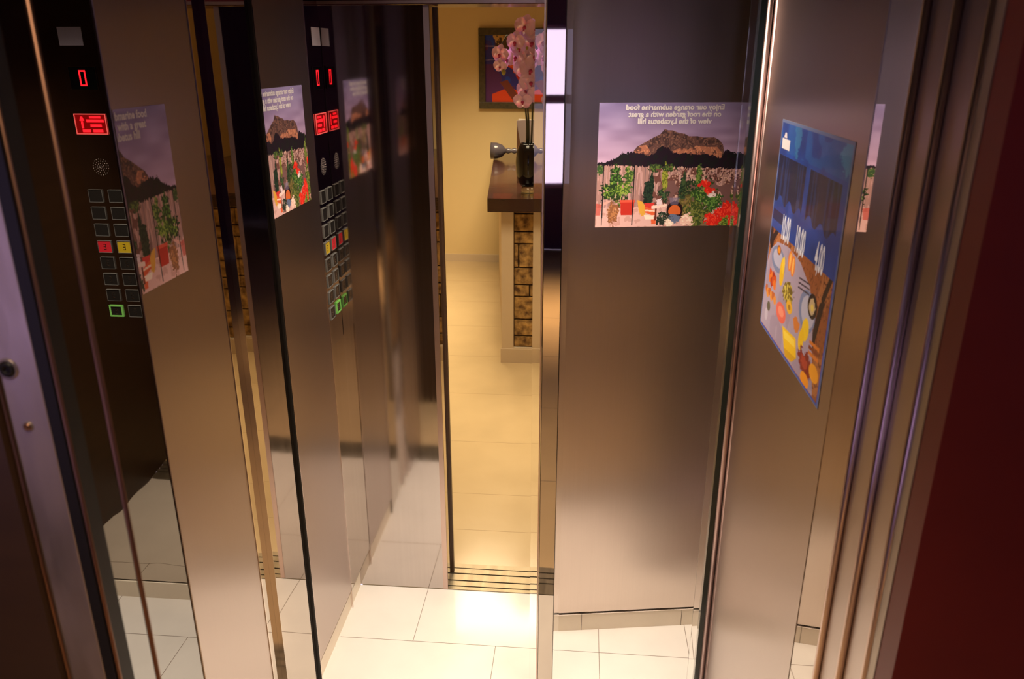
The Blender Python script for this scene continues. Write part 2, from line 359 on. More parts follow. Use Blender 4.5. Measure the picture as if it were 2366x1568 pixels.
for x, dx, y, lab in ((-2.0, 1, -1.0, 'added violet fill light on the landing wall, left of the window'), (2.6, -1, -1.2, 'added violet fill light on the landing wall, right of the window')):
    t = thing('added_wall_light', lab, 'wall light', (x, y, .78))  # fixture added round the violet fill
    a_, b_ = sorted((x, x + dx * .05)); c_, d_ = sorted((x, x + dx * .09))
    MB().box(a_, b_, y - .07, y + .07, .78, 2.12).build('back_plate', chrome_s, t)
    for q in (.76, 2.12): MB().box(c_, d_, y - .07, y + .07, q, q + .02).build('end_cap', chrome_s, t)
# ================================================================== LIFT CONTROL PANELS
DIG = {'0': ((0, 0, 1, 0), (1, 0, 1, 2), (0, 2, 1, 2), (0, 0, 0, 2))}
def control_panel(M, width, flip, label, z_off=0):
    def fu(a, b): return (a, b) if not flip else (width - b, width - a)
    o = M.translation
    t = thing('lift_control_panel', label, 'control panel', (o.x, o.y, .98), 'lift control panels')
    b = MB(M); b.box(0, width, .985, 1.945, 0, .0012); b.build('face_plate', leafm, t)
    b = MB(M); a = fu(.004, .074); b.box(*a, 1.876, 1.925, .0012, .0022); b.build('pale_rectangle', pale_rect_m, t)  # pale lilac rectangle above the floor display
    # floor number display
    a = fu(.016, .098)
    b = MB(M); b.box(*a, 1.758, 1.820, .0012, .003); dsp = b.build('floor_display', blackgl, t)
    b = MB(M); b.box(a[0], a[1], 1.8195, 1.8215, .003, .0042); b.box(a[0], a[1], 1.7565, 1.7585, .003, .0042); b.box(a[0], a[0] + .0015, 1.7585, 1.8195, .003, .0042); b.box(a[1] - .0015, a[1], 1.7585, 1.8195, .003, .0042)
    b.build('bezel', chrome, dsp)
    c = fu(.046, .066); b = MB(M); zz0, zz1 = 1.768, 1.811; th = .0042; k = .003 if not flip else -.003
    b.box(c[0], c[0] + th, zz0, zz1, .003, .0038); b.box(c[1] - th, c[1], zz0, zz1, .003, .0038)
    b.box(c[0] + th, c[1] - th, zz0, zz0 + th, .003, .0038); b.box(c[0] + th, c[1] - th, zz1 - th, zz1, .003, .0038)
    b.build('digit', led, dsp)
    # direction / overload indicator
    a = fu(.008, .104)
    b = MB(M); b.box(*a, 1.634, 1.692, .0012, .003); ind = b.build('direction_indicator', led_dim, t)
    b = MB(M); th = .0026
    b.box(a[0], a[1], 1.692 - th, 1.692, .003, .0045); b.box(a[0], a[1], 1.634, 1.634 + th, .003, .0045); b.box(a[0], a[0] + th, 1.634 + th, 1.692 - th, .003, .0045); b.box(a[1] - th, a[1], 1.634 + th, 1.692 - th, .003, .0045)
    b.build('bezel', ledw, ind)
    b = MB(M); s = 1 if not flip else -1; x0 = .030 if not flip else width - .030
    def up(pts): b.prism([(x0 + s * p[0], p[1]) for p in pts], .003, .0038)
    up([(-.007, 1.672), (.007, 1.672), (.003, 1.684), (-.003, 1.684)]); up([(-.003, 1.651), (.003, 1.651), (.003, 1.671), (-.003, 1.671)])
    up([(-.002, 1.640), (.022, 1.640), (.022, 1.648), (-.002, 1.648)]); up([(.030, 1.640), (.060, 1.640), (.060, 1.648), (.030, 1.648)])
    up([(.014, 1.668), (.066, 1.668), (.066, 1.676), (.014, 1.676)]); up([(.024, 1.655), (.058, 1.655), (.058, 1.662), (.024, 1.662)]); up([(.024, 1.679), (.058, 1.679), (.058, 1.685), (.024, 1.685)])
    b.build('warning_symbols', led, ind)
    # loudspeaker: a round field of punched slots
    b = MB(M); cx = .062 if not flip else width - .062; n = 0
    for ring, cnt in ((.004, 5), (.0105, 10), (.017, 15), (.0235, 20)):
        for k in range(cnt):
            th = 2 * math.pi * (k + .5 * (ring > .01)) / cnt
            x, z = cx + ring * math.cos(th), 1.540 + ring * math.sin(th)
            b.lathe([(.0011, .0012), (.0011, .0017), (.0004, .0017)], (x, z, 0), 6)
    b.build('speaker_grille', chrome, t)
    # two columns of eight keys
    cols = (.010, .072)
    for r in range(8):
        for ci in range(2):
            a = fu(cols[ci], cols[ci] + .044); zc = 1.455 - r * .0515
            lit = (r == 7 and ci == 0)
            b = MB(M); w_ = .0016 if not lit else .005
            z0, z1 = zc - .019, zc + .019; h = .0058
            b.box(a[0], a[1], z1 - w_, z1, .0012, h, .0006); b.box(a[0], a[1], z0, z0 + w_, .0012, h, .0006)
            b.box(a[0], a[0] + w_, z0, z1, .0012, h, .0006); b.box(a[1] - w_, a[1], z0, z1, .0012, h, .0006)
            fm = greenl if lit else keym
            bt = b.build('button', fm, t)
            face = redb if (r == 3 and ci == 0) else yelb if (r == 3 and ci == 1) else darkb
            b = MB(M); b.box(a[0] + w_, a[1] - w_, z0 + w_, z1 - w_, .0012, .0044); b.build('button_face', face, bt)
            if r not in (0, 1, 2):
                b = MB(M); m0 = (a[0] + a[1]) / 2
                b.box(m0 - .004, m0 + .004, zc + .007, zc + .009, .0044, .0048); b.box(m0 - .004, m0 + .004, zc - .001, zc + .001, .0044, .0048); b.box(m0 - .004, m0 + .004, zc - .009, zc - .007, .0044, .0048)
                sd = 1 if (r % 2) else -1
                b.box(m0 + sd * .003 - .001, m0 + sd * .003 + .001, zc - .008, zc + .008, .0044, .0048)
                b.build('button_mark', engr, bt)
    return t
control_panel(frm((-1.476, 2.2385, 0), (1, 0, 0), (0, -1, 0)), .125, False, 'reflection of the lift control panel built solid at far left behind the near poster, red key left of yellow')  # reflected panel built as a solid copy in the made-up bay
control_panel(frm((XL + .0002, 2.2515, 0), (0, 1, 0), (1, 0, 0)), .120, True, 'mirror image of the lift control panel built solid in the corner beside the half open door, yellow key left of red')  # mirrored panel built as a solid copy, layout flipped

# ================================================================== PRINTS (painted procedurally into the sheets)
def inpoly(X, Y, pts):
    m = np.zeros(X.shape, bool); n = len(pts)
    for i in range(n):
        x0, y0 = pts[i]; x1, y1 = pts[(i + 1) % n]
        if y0 == y1: continue
        c = ((y0 > Y) != (y1 > Y)) & (X < (x1 - x0) * (Y - y0) / (y1 - y0) + x0); m ^= c
    return m
def noise(h, w, cells, seed):
    r = np.random.default_rng(seed); ch, cw = cells
    g = r.random((ch + 2, cw + 2)); y = np.linspace(0, ch, h, endpoint=False); x = np.linspace(0, cw, w, endpoint=False)
    yi, xi = y.astype(int), x.astype(int); fy, fx = (y - yi)[:, None], (x - xi)[None]
    fy, fx = fy * fy * (3 - 2 * fy), fx * fx * (3 - 2 * fx)
    return (g[yi][:, xi] * (1 - fx) + g[yi][:, xi + 1] * fx) * (1 - fy) + (g[yi + 1][:, xi] * (1 - fx) + g[yi + 1][:, xi + 1] * fx) * fy
def C3(*c): return np.array(c, float) / 255
class Paint:
    def __init__(s, w, h, base):
        s.w, s.h = w, h; s.im = np.zeros((h, w, 3)) + C3(*base)
        s.X, s.Y = np.meshgrid((np.arange(w) + .5) / w, (np.arange(h) + .5) / h)
        s.n1 = noise(h, w, (h // 3, w // 3), 1); s.n2 = noise(h, w, (h // 8, w // 8), 2); s.n3 = noise(h, w, (h // 22, w // 22), 3); s.nv = noise(h, w, (10, w // 3), 4)
    def fill(s, m, c, a=1): s.im[m] = s.im[m] * (1 - a) + C3(*c) * a
    def poly(s, pts, c, a=1): s.fill(inpoly(s.X, s.Y, pts), c, a)
    def ell(s, cx, cy, rx, ry, c, a=1, rag=0, rot=0):
        dx, dy = s.X - cx, s.Y - cy; ca, sa = math.cos(rot), math.sin(rot)
        dx, dy = dx * ca + dy * sa, -dx * sa + dy * ca
        d = (dx / rx) ** 2 + (dy / ry) ** 2 + rag * (s.n1 - .5) * 2 + rag * (s.n2 - .5) * 2
        s.fill(d < 1, c, a)
    def mask(s, cx, cy, rx, ry, rag=0):
        return ((s.X - cx) / rx) ** 2 + ((s.Y - cy) / ry) ** 2 + rag * (s.n1 - .5) * 2 + rag * (s.n2 - .5) * 2 < 1
    def bush(s, cx, cy, rx, ry, c1, c2, rag=.7, c3=None):
        m = s.mask(cx, cy, rx, ry, rag); s.fill(m, c1); s.fill(m & (s.n1 > .52), c2)
        if c3: s.fill(m & (s.n1 > .72), c3)
def terrace(w=400, h=292):
    p = Paint(w, h, (128, 112, 142))
    # sky
    t = np.clip(p.Y / .46, 0, 1)[..., None]
    p.im[:] = C3(122, 108, 150) * (1 - t) + C3(172, 140, 168) * t
    cl = noise(h, w, (22, 7), 9)[..., None]; p.im += (cl - .5) * .12
    # rocky hill
    hill = [(.235, .385), (.26, .345), (.31, .31), (.36, .275), (.405, .25), (.425, .225), (.44, .205), (.458, .215), (.49, .215), (.53, .235), (.575, .245), (.60, .262), (.65, .262), (.71, .275),
            (.77, .272), (.81, .295), (.835, .33), (.845, .37), (.845, .46), (.2, .46)]
    m = inpoly(p.X, p.Y, hill); p.fill(m, (92, 62, 58)); p.fill(m & (p.n2 > .55), (66, 46, 46)); p.fill(m & (p.n1 > .66), (120, 84, 72)); 
    cliff = [(.24, .385), (.27, .34), (.32, .33), (.345, .37), (.36, .43), (.3, .43)]
    for q in (cliff, [(.50, .38), (.56, .35), (.60, .37), (.66, .34), (.74, .35), (.80, .35), (.835, .40), (.835, .45), (.6, .43), (.53, .43)]):
        m = inpoly(p.X, p.Y, q); p.fill(m, (160, 100, 78)); p.fill(m & (p.n2 > .62), (96, 60, 54)); p.fill(m & (p.n1 > .7), (186, 122, 92))
    # dark tree line
    tl = [(0, .475), (.05, .468), (.10, .445), (.145, .42), (.165, .385), (.185, .40), (.215, .385), (.25, .385), (.30, .395), (.33, .42), (.38, .40), (.40, .36), (.435, .345), (.47, .355), (.50, .39), (.55, .405), (.6, .40), (.66, .41), (.72, .405), (.78, .42),
          (.83, .44), (.85, .39), (.87, .37), (.89, .385), (.93, .40), (1, .42), (1, .53), (0, .49)]
    m = inpoly(p.X, p.Y + (p.n1 - .5) * .02, tl); p.fill(m, (30, 18, 30)); p.fill(m & (p.n2 > .6), (24, 24, 26))
    # city and fence behind the planting
    m = (p.Y > .475) & (p.Y < .84) & ~inpoly(p.X, p.Y + (p.n1 - .5) * .02, tl); p.fill(m, (158, 118, 112))
    p.fill(m & (p.nv > .58), (184, 142, 138)); p.fill(m & (p.n2 > .60) & (p.X > .35), (104, 64, 58)); p.fill(m & (p.n1 > .74) & (p.X > .5), (196, 158, 142)); p.fill(m & (p.n1 < .22) & (p.X > .5), (70, 44, 44))
    m2 = m & (p.X > .30) & (p.Y > .62); p.fill(m2 & (p.n3 > .5), (112, 78, 76))
    m = m & (p.X < .36) & (((p.X * 34) % 1) < .12); p.fill(m, (120, 96, 98))
    # terrace floor
    m = p.Y > .835 + (p.X > .62) * .03; p.fill(m & (p.X < .66), (206, 162, 156)); p.fill(m & (p.X >= .62), (120, 96, 72)); p.fill(m & (p.n2 > .7), (190, 142, 134))
    # planting
    B = p.bush
    B(.125, .70, .085, .11, (34, 52, 26), (84, 116, 42), .8, (126, 148, 58)); B(.13, .57, .035, .09, (34, 52, 26), (74, 110, 44)); B(.22, .57, .035, .08, (52, 78, 34), (116, 138, 58)); B(.18, .69, .05, .05, (60, 88, 32), (130, 150, 62)); B(.02, .53, .02, .04, (50, 74, 40), (84, 104, 50))
    B(.355, .72, .036, .125, (20, 32, 28), (34, 52, 38), .35); B(.37, .62, .015, .06, (24, 40, 30), (40, 60, 40), .4)
    B(.46, .60, .02, .13, (96, 104, 34), (146, 146, 56), .4); B(.46, .745, .036, .055, (34, 50, 34), (60, 84, 50)); B(.385, .515, .045, .03, (44, 60, 34), (90, 108, 50)); B(.475, .515, .05, .03, (44, 60, 34), (90, 108, 50))
    B(.585, .72, .028, .12, (26, 42, 30), (48, 68, 44), .4); B(.59, .60, .012, .06, (34, 50, 34), (60, 78, 46), .4)
    B(.69, .58, .022, .09, (54, 78, 36), (104, 126, 56)); B(.64, .73, .05, .10, (34, 46, 30), (74, 88, 48)); B(.72, .76, .075, .13, (40, 66, 30), (84, 120, 50), .8, (130, 148, 70)); B(.80, .80, .06, .09, (44, 74, 34), (92, 128, 56))
    B(.62, .85, .07, .10, (86, 76, 40), (124, 106, 58)); B(.69, .90, .08, .10, (54, 68, 30), (108, 112, 52)); B(.965, .62, .026, .16, (70, 84, 36), (124, 132, 60)); B(.96, .86, .045, .16, (60, 78, 34), (126, 130, 58)); B(.86, .95, .10, .06, (60, 92, 32), (124, 138, 52))
    # red pots, chairs, table
    p.poly([(.165, .785), (.262, .785), (.255, .90), (.172, .90)], (178, 44, 34)); p.poly([(.163, .775), (.264, .775), (.264, .795), (.163, .795)], (204, 78, 60))
    p.poly([(.33, .80), (.40, .80), (.395, .85), (.335, .85)], (196, 52, 46))
    p.poly([(.03, .80), (.10, .775), (.105, .785), (.03, .835)], (200, 150, 140)); p.poly([(.0, .80), (.04, .81), (.03, .90), (0, .90)], (178, 70, 60), .7)
    B(.115, .88, .035, .10, (134, 84, 56), (170, 112, 70))
    p.poly([(.28, .775), (.315, .79), (.335, .82), (.34, .905), (.315, .91), (.295, .87)], (206, 150, 58)); p.poly([(.335, .83), (.415, .865), (.415, .98), (.385, .98), (.38, .90), (.335, .88)], (206, 88, 50)); p.poly([(.33, .90), (.405, .905), (.40, .94), (.345, .94)], (236, 206, 190))
    p.poly([(.38, .825), (.485, .81), (.485, .832), (.38, .85)], (232, 196, 184)); p.poly([(.335, .855), (.42, .865), (.42, .878), (.335, .868)], (238, 190, 170)); p.poly([(.405, .85), (.418, .85), (.418, .95), (.405, .95)], (96, 40, 30))
    p.ell(.54, .865, .056, .075, (34, 16, 20)); p.ell(.54, .875, .042, .055, (196, 92, 44)); p.poly([(.50, .90), (.60, .90), (.57, .96), (.52, .96)], (34, 16, 20))
    p.ell(.53, .935, .05, .04, (96, 104, 130), rag=.3); p.poly([(.50, .76), (.57, .76), (.56, .82), (.51, .82)], (120, 110, 140), .6); B(.47, .94, .05, .06, (34, 42, 34), (84, 92, 76)); B(.63, .95, .04, .05, (220, 178, 164), (240, 206, 190)); B(.50, .97, .03, .03, (220, 196, 180), (236, 216, 200))
    p.ell(.43, .79, .02, .03, (214, 190, 196), rag=.8)
    # geraniums
    for (x, y, rx, ry) in ((.74, .64, .03, .03), (.77, .71, .035, .035), (.90, .855, .04, .055), (.86, .89, .05, .045), (.81, .95, .06, .06), (.93, .93, .018, .06), (.70, .66, .014, .014), (.985, .65, .014, .03)):
        m = p.mask(x, y, rx, ry, .55); p.fill(m, (206, 34, 26)); p.fill(m & (p.n1 > .62), (232, 66, 44))
    B(.79, .735, .03, .025, (214, 190, 190), (238, 216, 214), .8)
    # railing posts
    for x in (.040, .248): p.poly([(x, .49), (x + .008, .49), (x + .006, .985), (x, .985)], (22, 22, 26))
    return np.clip(p.im, 0, 1)
def lin(a): return np.where(a <= .04045, a / 12.92, ((a + .055) / 1.055) ** 2.4)
def sheet(name, M, u0, u1, v0, v1, img, mtl, parent, n0=.0006, th=.0004, bright=1.35):
    """flat sheet whose coloured ink is a dense grid of coloured faces"""
    h, wd_ = img.shape[:2]; me = bpy.data.meshes.new(name)
    us = np.linspace(u0, u1, wd_ + 1); vs = np.linspace(v1, v0, h + 1)
    U, V = np.meshgrid(us, vs); P = np.stack([U.ravel(), V.ravel(), np.full(U.size, n0 + th)], 1)
    Rm = np.array(M)[:3, :3]; T = np.array(M)[:3, 3]; P = P @ Rm.T + T
    # back face corner ring gives the sheet its thickness
    cb = np.array([(u0, v1, n0), (u1, v1, n0), (u1, v0, n0), (u0, v0, n0)]) @ Rm.T + T
    base = len(P); P = np.vstack([P, cb]); org = P[base:].mean(0); org[2] = P[:, 2].min(); P = P - org
    idx = np.arange((h + 1) * (wd_ + 1)).reshape(h + 1, wd_ + 1)
    q = np.stack([idx[1:, :-1], idx[1:, 1:], idx[:-1, 1:], idx[:-1, :-1]], -1).reshape(-1, 4)
    if np.linalg.det(Rm) < 0: q = q[:, ::-1]
    c = [idx[0, 0], idx[0, -1], idx[-1, -1], idx[-1, 0]]
    side = [[c[i], c[(i + 1) % 4], base + (i + 1) % 4, base + i] for i in range(4)] + [[base + 3, base + 2, base + 1, base]]
    F = np.vstack([q, np.array(side)])
    me.from_pydata(P.tolist(), [], F.tolist())
    at = me.color_attributes.new('ink', 'FLOAT_COLOR', 'CORNER')
    cl = lin(img.reshape(-1, 3)) * bright; cc = np.ones((len(F), 4)); cc[:len(q), :3] = cl; cc[len(q):, :3] = .5
    at.data.foreach_set('color', np.repeat(cc, 4, 0).astype(np.float32).ravel())
    me.materials.append(mtl); me.update()
    o = bpy.data.objects.new(name, me); col.objects.link(o)
    o.location = Vector(org) - (wloc(parent) if parent else Vector((0, 0, 0)))
    if parent: o.parent = parent
    return o
def text_bm(lines, size, cx, top, lead, align='CENTER', sx=1.0, bold=0.0):
    """lettering as a flat mesh; returns list of (verts, faces)"""
    out = []
    for i, s in enumerate(lines):
        cu = bpy.data.curves.new('t', 'FONT'); cu.body = s; cu.size = size; cu.align_x = align; cu.resolution_u = 3; cu.offset = bold
        ob = bpy.data.objects.new('t', cu); col.objects.link(ob)
        dg = bpy.context.evaluated_depsgraph_get(); me = bpy.data.meshes.new_from_object(ob.evaluated_get(dg))
        out.append(([(v.co.x * sx + cx, v.co.y + top - lead * i, 0) for v in me.vertices], [tuple(p.vertices) for p in me.polygons]))
        bpy.data.objects.remove(ob); bpy.data.meshes.remove(me); bpy.data.curves.remove(cu)
    return out
def lettering(name, M, lines, parent, m, n, clip=None, mirror=None, th=.0003):
    mb = MB(M)
    for vs, fs in lines:
        if mirror is not None: vs = [(2 * mirror - x, y, z) for x, y, z in vs]
        bv = [mb.bm.verts.new((x, y, n)) for x, y, z in vs]
        for f in fs:
            try: mb.bm.faces.new([bv[i] for i in f])
            except ValueError: pass
    if clip is not None:
        for cx, sgn in clip:
            bmesh.ops.bisect_plane(mb.bm, geom=mb.bm.verts[:] + mb.bm.edges[:] + mb.bm.faces[:], plane_co=(cx, 0, 0), plane_no=(sgn, 0, 0), clear_outer=True)
    r = bmesh.ops.extrude_face_region(mb.bm, geom=mb.bm.faces[:])
    for v in [x for x in r['geom'] if isinstance(x, bmesh.types.BMVert)]: v.co.z += th
    return mb.build(name, m, parent)
TXT = ['Enjoy our orange submarine food', 'on the roof garden with a great', 'view of the Lycabetus hill']
IMG = terrace()
# --- mirror image of the poster, built as a complete reversed print on the end wall
PW, PH = .415, .336
def to_end(u, v): return u, v
u0e, v0e = .070, 1.3955
pe = thing('poster', 'mirror image of the roof garden poster, printed reversed and whole on the wide brushed steel end wall', 'poster', tuple(A + Ue * (u0e + PW / 2) + Vector((0, 0, v0e))), 'roof garden posters')
sheet('printed_sheet', ME, u0e, u0e + PW, v0e, v0e + PH, IMG, paper, pe, n0=.0062)
def poster_text(cx, top, s=1.): return text_bm(TXT, .0195 * s, cx, top, .0182 * s, sx=1.02, bold=.0006)
cxe = u0e + PW * .50
lettering('lettering', ME, poster_text(cxe, v0e + PH - .0185, 1.), pe, ink_w, .0067, mirror=cxe)
# --- mirror image of the poster beside the corner panel (printed reversed, left part cut by the dark edge)
ML = frm((XL, 0, 0), (0, 1, 0), (1, 0, 0))
w_ = IMG.shape[1]; c0 = int(w_ * .27)
pb0, pb1, pz0, pz1 = 1.8935, 2.180, 1.464, 1.775
pb = thing('poster', 'mirror image of the roof garden poster, printed reversed on the left wall beside the corner control panel', 'poster', (XL, (pb0 + pb1) / 2, pz0), 'roof garden posters')
sheet('printed_sheet', ML, pb0, pb1, pz0, pz1, IMG[:, int(w_ * .254):], paper, pb)
full = (pz1 - pz0) / PH * PW; cxb = pb1 - full * .5
lettering('lettering', ML, poster_text(cxb, pz1 - .0175, .925), pb, ink_w, .0011, mirror=cxb, clip=[(pb0 + .002, -1)])
# --- near poster on the left wall (reads the right way round, only its right part)
pa0, pa1 = 1.2665, 1.436
pa = thing('poster', 'roof garden poster with readable lettering ending in hill, nearest on the left wall', 'poster', (XL, (pa0 + pa1) / 2, 1.453), 'roof garden posters')
sheet('printed_sheet', ML, pa0, pa1, 1.453, 1.767, IMG[:, :int(w_ * .44)][:, ::-1], paper, pa, bright=1.6)  # same print with brighter ink, to make up for the weaker light here
cxa = pa1 - full * .5
lettering('lettering', ML, poster_text(cxa, 1.767 - .0175, .925), pa, ink_w, .0011, clip=[(pa0 + .0015, -1)])

# --- breakfast poster on the right wall
def breakfast(w=300, h=300):
    p = Paint(w, h, (14, 60, 140)); P = p.poly; E = p.ell
    p.im *= (.85 + .3 * p.n3)[..., None]
    m = (p.Y < .14) & (p.n3 + .3 * p.X > .62); p.fill(m, (22, 92, 160), .6)
    p.ell(.30, .05, .05, .09, (60, 150, 180), .5, .5); p.ell(.95, .06, .08, .06, (70, 160, 190), .6, .4)
    # dark columns of small print
    for (a, b_) in ((.02, .47), (.53, .93)):
        m = (p.X > a) & (p.X < b_) & (p.Y > .155) & (p.Y < .355 + .02 * np.sin(p.X * 40)); p.fill(m, (16, 18, 40), .85)
        p.fill(m & (noise(h, w, (3, w // 5), 12) > .68), (26, 50, 100), .8)
    m = (p.X > .02) & (p.X < .2) & (p.Y > .41) & (p.Y < .46); p.fill(m, (20, 28, 60), .8)
    # picture: wooden ground
    m = p.Y > .50; p.fill(m, (150, 84, 44)); p.fill(m & (p.n3 > .55), (176, 108, 60)); p.fill(m & (p.n1 > .75), (110, 56, 30))
    for q in ([(.0, .50), (.05, .50), (.09, .57), (.06, .62), (0, .56)], [(.86, .62), (.92, .60), (.86, .80), (.80, .84)], [(.10, .5), (.16, .5), (.06, .58), (.03, .56)], [(.93, .5), (.97, .5), (.9, .62), (.87, .6)]): P(q, (36, 22, 24))
    # plate / cloth
    P([(.06, .60), (.16, .545), (.34, .525), (.55, .54), (.72, .60), (.80, .68), (.84, .80), (.92, .985), (.0, .985), (-.0, .70)], (168, 150, 168)); m = inpoly(p.X, p.Y, [(.06, .60), (.34, .53), (.8, .68), (.92, .985), (0, .985)]); p.fill(m & (p.n3 > .6), (150, 130, 150), .6)
    E(.20, .62, .12, .06, (120, 128, 160)); E(.20, .615, .09, .04, (176, 170, 190)); E(.20, .575, .035, .022, (150, 78, 20)); E(.20, .575, .024, .014, (224, 140, 36))
    for x, y in ((.40, .575), (.45, .585)): E(x, y, .035, .045, (226, 128, 54)); E(x, y, .014, .036, (246, 184, 92))
    E(.29, .655, .038, .065, (226, 176, 26)); E(.30, .62, .024, .04, (236, 196, 50))
    for k in range(8): E(.10 + .03 * (k % 4), .71 + .028 * (k // 4) + .01 * (k % 2), .026, .022, ((196, 74, 28), (222, 112, 36), (160, 50, 26))[k % 3], rag=.3)
    for k in range(6): E(.05 + .035 * k, .80 + .012 * (k % 2), .028, .02, ((186, 96, 50), (220, 140, 60))[k % 2], rag=.4)
    p.bush(.42, .715, .09, .05, (110, 90, 30), (176, 150, 50), .5, (210, 190, 90)); E(.47, .765, .05, .028, (226, 170, 40)); E(.47, .765, .02, .012, (170, 120, 30))
    E(.72, .70, .115, .085, (120, 130, 165)); E(.73, .70, .09, .065, (180, 176, 194)); E(.78, .66, .062, .05, (26, 20, 24)); E(.78, .66, .04, .032, (196, 170, 130), rag=.4); E(.78, .665, .02, .014, (226, 196, 90))
    for k in range(3): P([(.56, .60 + k * .02), (.72, .585 + k * .02), (.72, .592 + k * .02), (.56, .607 + k * .02)], (60, 50, 62))
    E(.35, .83, .085, .045, (226, 104, 84)); E(.35, .825, .05, .022, (236, 140, 112)); E(.13, .87, .03, .024, (96, 90, 70)); E(.10, .92, .03, .03, (190, 176, 190))
    P([(.40, .875), (.62, .855), (.66, .93), (.46, .955)], (236, 188, 24)); P([(.42, .885), (.60, .868), (.62, .895), (.45, .915)], (246, 210, 70)); P([(.46, .955), (.66, .93), (.60, .97), (.5, .985)], (210, 158, 20))
    E(.73, .775, .045, .05, (238, 196, 30), rot=.5); E(.69, .83, .035, .05, (232, 186, 24), rot=.3); E(.60, .80, .045, .03, (206, 120, 50), rag=.4)
    for k in range(3): P([(.80, .79 + k * .022), (.93, .78 + k * .022), (.93, .795 + k * .022), (.80, .805 + k * .022)], ((214, 120, 40), (130, 58, 26))[k % 2])
    E(.78, .905, .11, .05, (130, 36, 26), rag=.5); E(.76, .90, .05, .025, (170, 60, 40), rag=.5); E(.90, .895, .06, .035, (240, 160, 30)); E(.80, .965, .06, .03, (240, 150, 26))
    # blue frame
    m = (p.Y > .985) | ((p.X > .975) & (p.Y > .4)); p.fill(m, (20, 70, 180))
    m = (p.X < .012) | (p.X > .988) | (p.Y < .012) | (p.Y > .994); p.fill(m, (96, 110, 150))
    return np.clip(p.im, 0, 1)
MR = frm((XR, 1.708, 0), (0, -1, 0), (-1, 0, 0))          # u runs towards the camera
RW, RZ0, RZ1 = .462, 1.288, 1.728
pr = thing('poster', 'blue breakfast poster with prices and a table of food on the right wall', 'poster', (XR, 1.47, RZ0))
sheet('printed_sheet', MR, 0, RW, RZ0, RZ1, breakfast(), paper, pr, bright=1.1)
for txt, xx in (('10,00', .125), ('10,00', .235), ('4,00', .365)):
    b = text_bm([txt], .055, xx, 1.502, 0, sx=.55, bold=.0012)
    lettering('price', MR, [([(x, 1.502 + (y - 1.502) * 1.25, z) for x, y, z in vs], fs) for vs, fs in b], pr, ink_w2, .0011)
b = MB(MR); b.prism([(.018, 1.672), (.080, 1.672), (.080, 1.692), (.018, 1.692)], .001, .0013); b.prism([(.028, 1.694), (.052, 1.694), (.046, 1.704), (.036, 1.704)], .001, .0013); b.build('logo', ink_w, pr)

# ================================================================== LOBBY FURNISHINGS
# picture
def canvas(w=150, h=150):
    p = Paint(w, h, (186, 148, 88)); P = p.poly; E = p.ell
    P([(0, 0), (.0, 1), (.72, 1), (.62, .84), (.50, .60), (.38, .42), (.20, .34), (.17, .20), (.15, .06), (.09, .0)], (52, 44, 128)); m = inpoly(p.X, p.Y, [(0, 0), (0, 1), (.5, 1), (.38, .42), (.16, .3), (.12, 0)]); p.fill(m & (p.n3 > .62), (84, 40, 96)); p.fill(m & (p.n3 < .3), (40, 60, 160))
    P([(0, .155), (.17, .15), (.17, .165), (0, .17)], (150, 130, 170)); P([(0, .36), (.14, .35), (.14, .365), (0, .375)], (110, 100, 160))
    E(.30, .16, .13, .14, (66, 44, 40), rag=.8); E(.30, .10, .05, .09, (84, 66, 40), rag=.8)
    P([(.15, .42), (.34, .38), (.60, .36), (.78, .42), (.80, .96), (.55, 1), (.62, .84), (.52, .66), (.42, .50), (.30, .44)], (206, 62, 26)); m = inpoly(p.X, p.Y, [(.34, .4), (.78, .42), (.8, .96), (.62, .84)]); p.fill(m & (p.n2 > .6), (224, 96, 40)); p.fill(m & (p.n2 < .3), (180, 44, 22))
    P([(.10, .88), (.30, .80), (.60, .82), (.88, .90), (.88, 1), (.1, 1)], (208, 66, 26)); P([(.22, .70), (.34, .66), (.56, .98), (.44, 1)], (112, 52, 40)); P([(.50, .84), (.9, .74), (.9, .84), (.5, .90)], (120, 56, 36))
    P([(.80, .0), (1, 0), (1, 1), (.86, 1), (.80, .6)], (58, 40, 120)); m = p.X > .8; p.fill(m & (p.n3 > .55), (106, 40, 70))
    return np.clip(p.im, 0, 1)
pt = thing('framed_painting', 'framed blue and orange abstract painting on the yellow lobby wall', 'painting', (-.6, 7.24, 1.405))
MP = frm((0, 7.249, 0), (1, 0, 0), (0, -1, 0)); px0, px1, pz0_, pz1_ = -.922, -.235, 1.404, 2.072; fw = .058
b = MB(MP)
b.box(px0, px1, pz1_ - fw, pz1_, 0, .035, .004); b.box(px0, px1, pz0_, pz0_ + fw, 0, .035, .004); b.box(px0, px0 + fw, pz0_ + fw, pz1_ - fw, 0, .034, .004); b.box(px1 - fw, px1, pz0_ + fw, pz1_ - fw, 0, .034, .004)
b.build('frame', vary(mat('mottled_black_frame', (.04, .035, .018), .45), .6, (40, 40, 40), detail=6, color2=(.13, .10, .05)), pt)
sheet('canvas', MP, px0 + fw, px1 - fw, pz0_ + fw, pz1_ - fw, canvas(), canvasm, pt, n0=.012, th=.004)
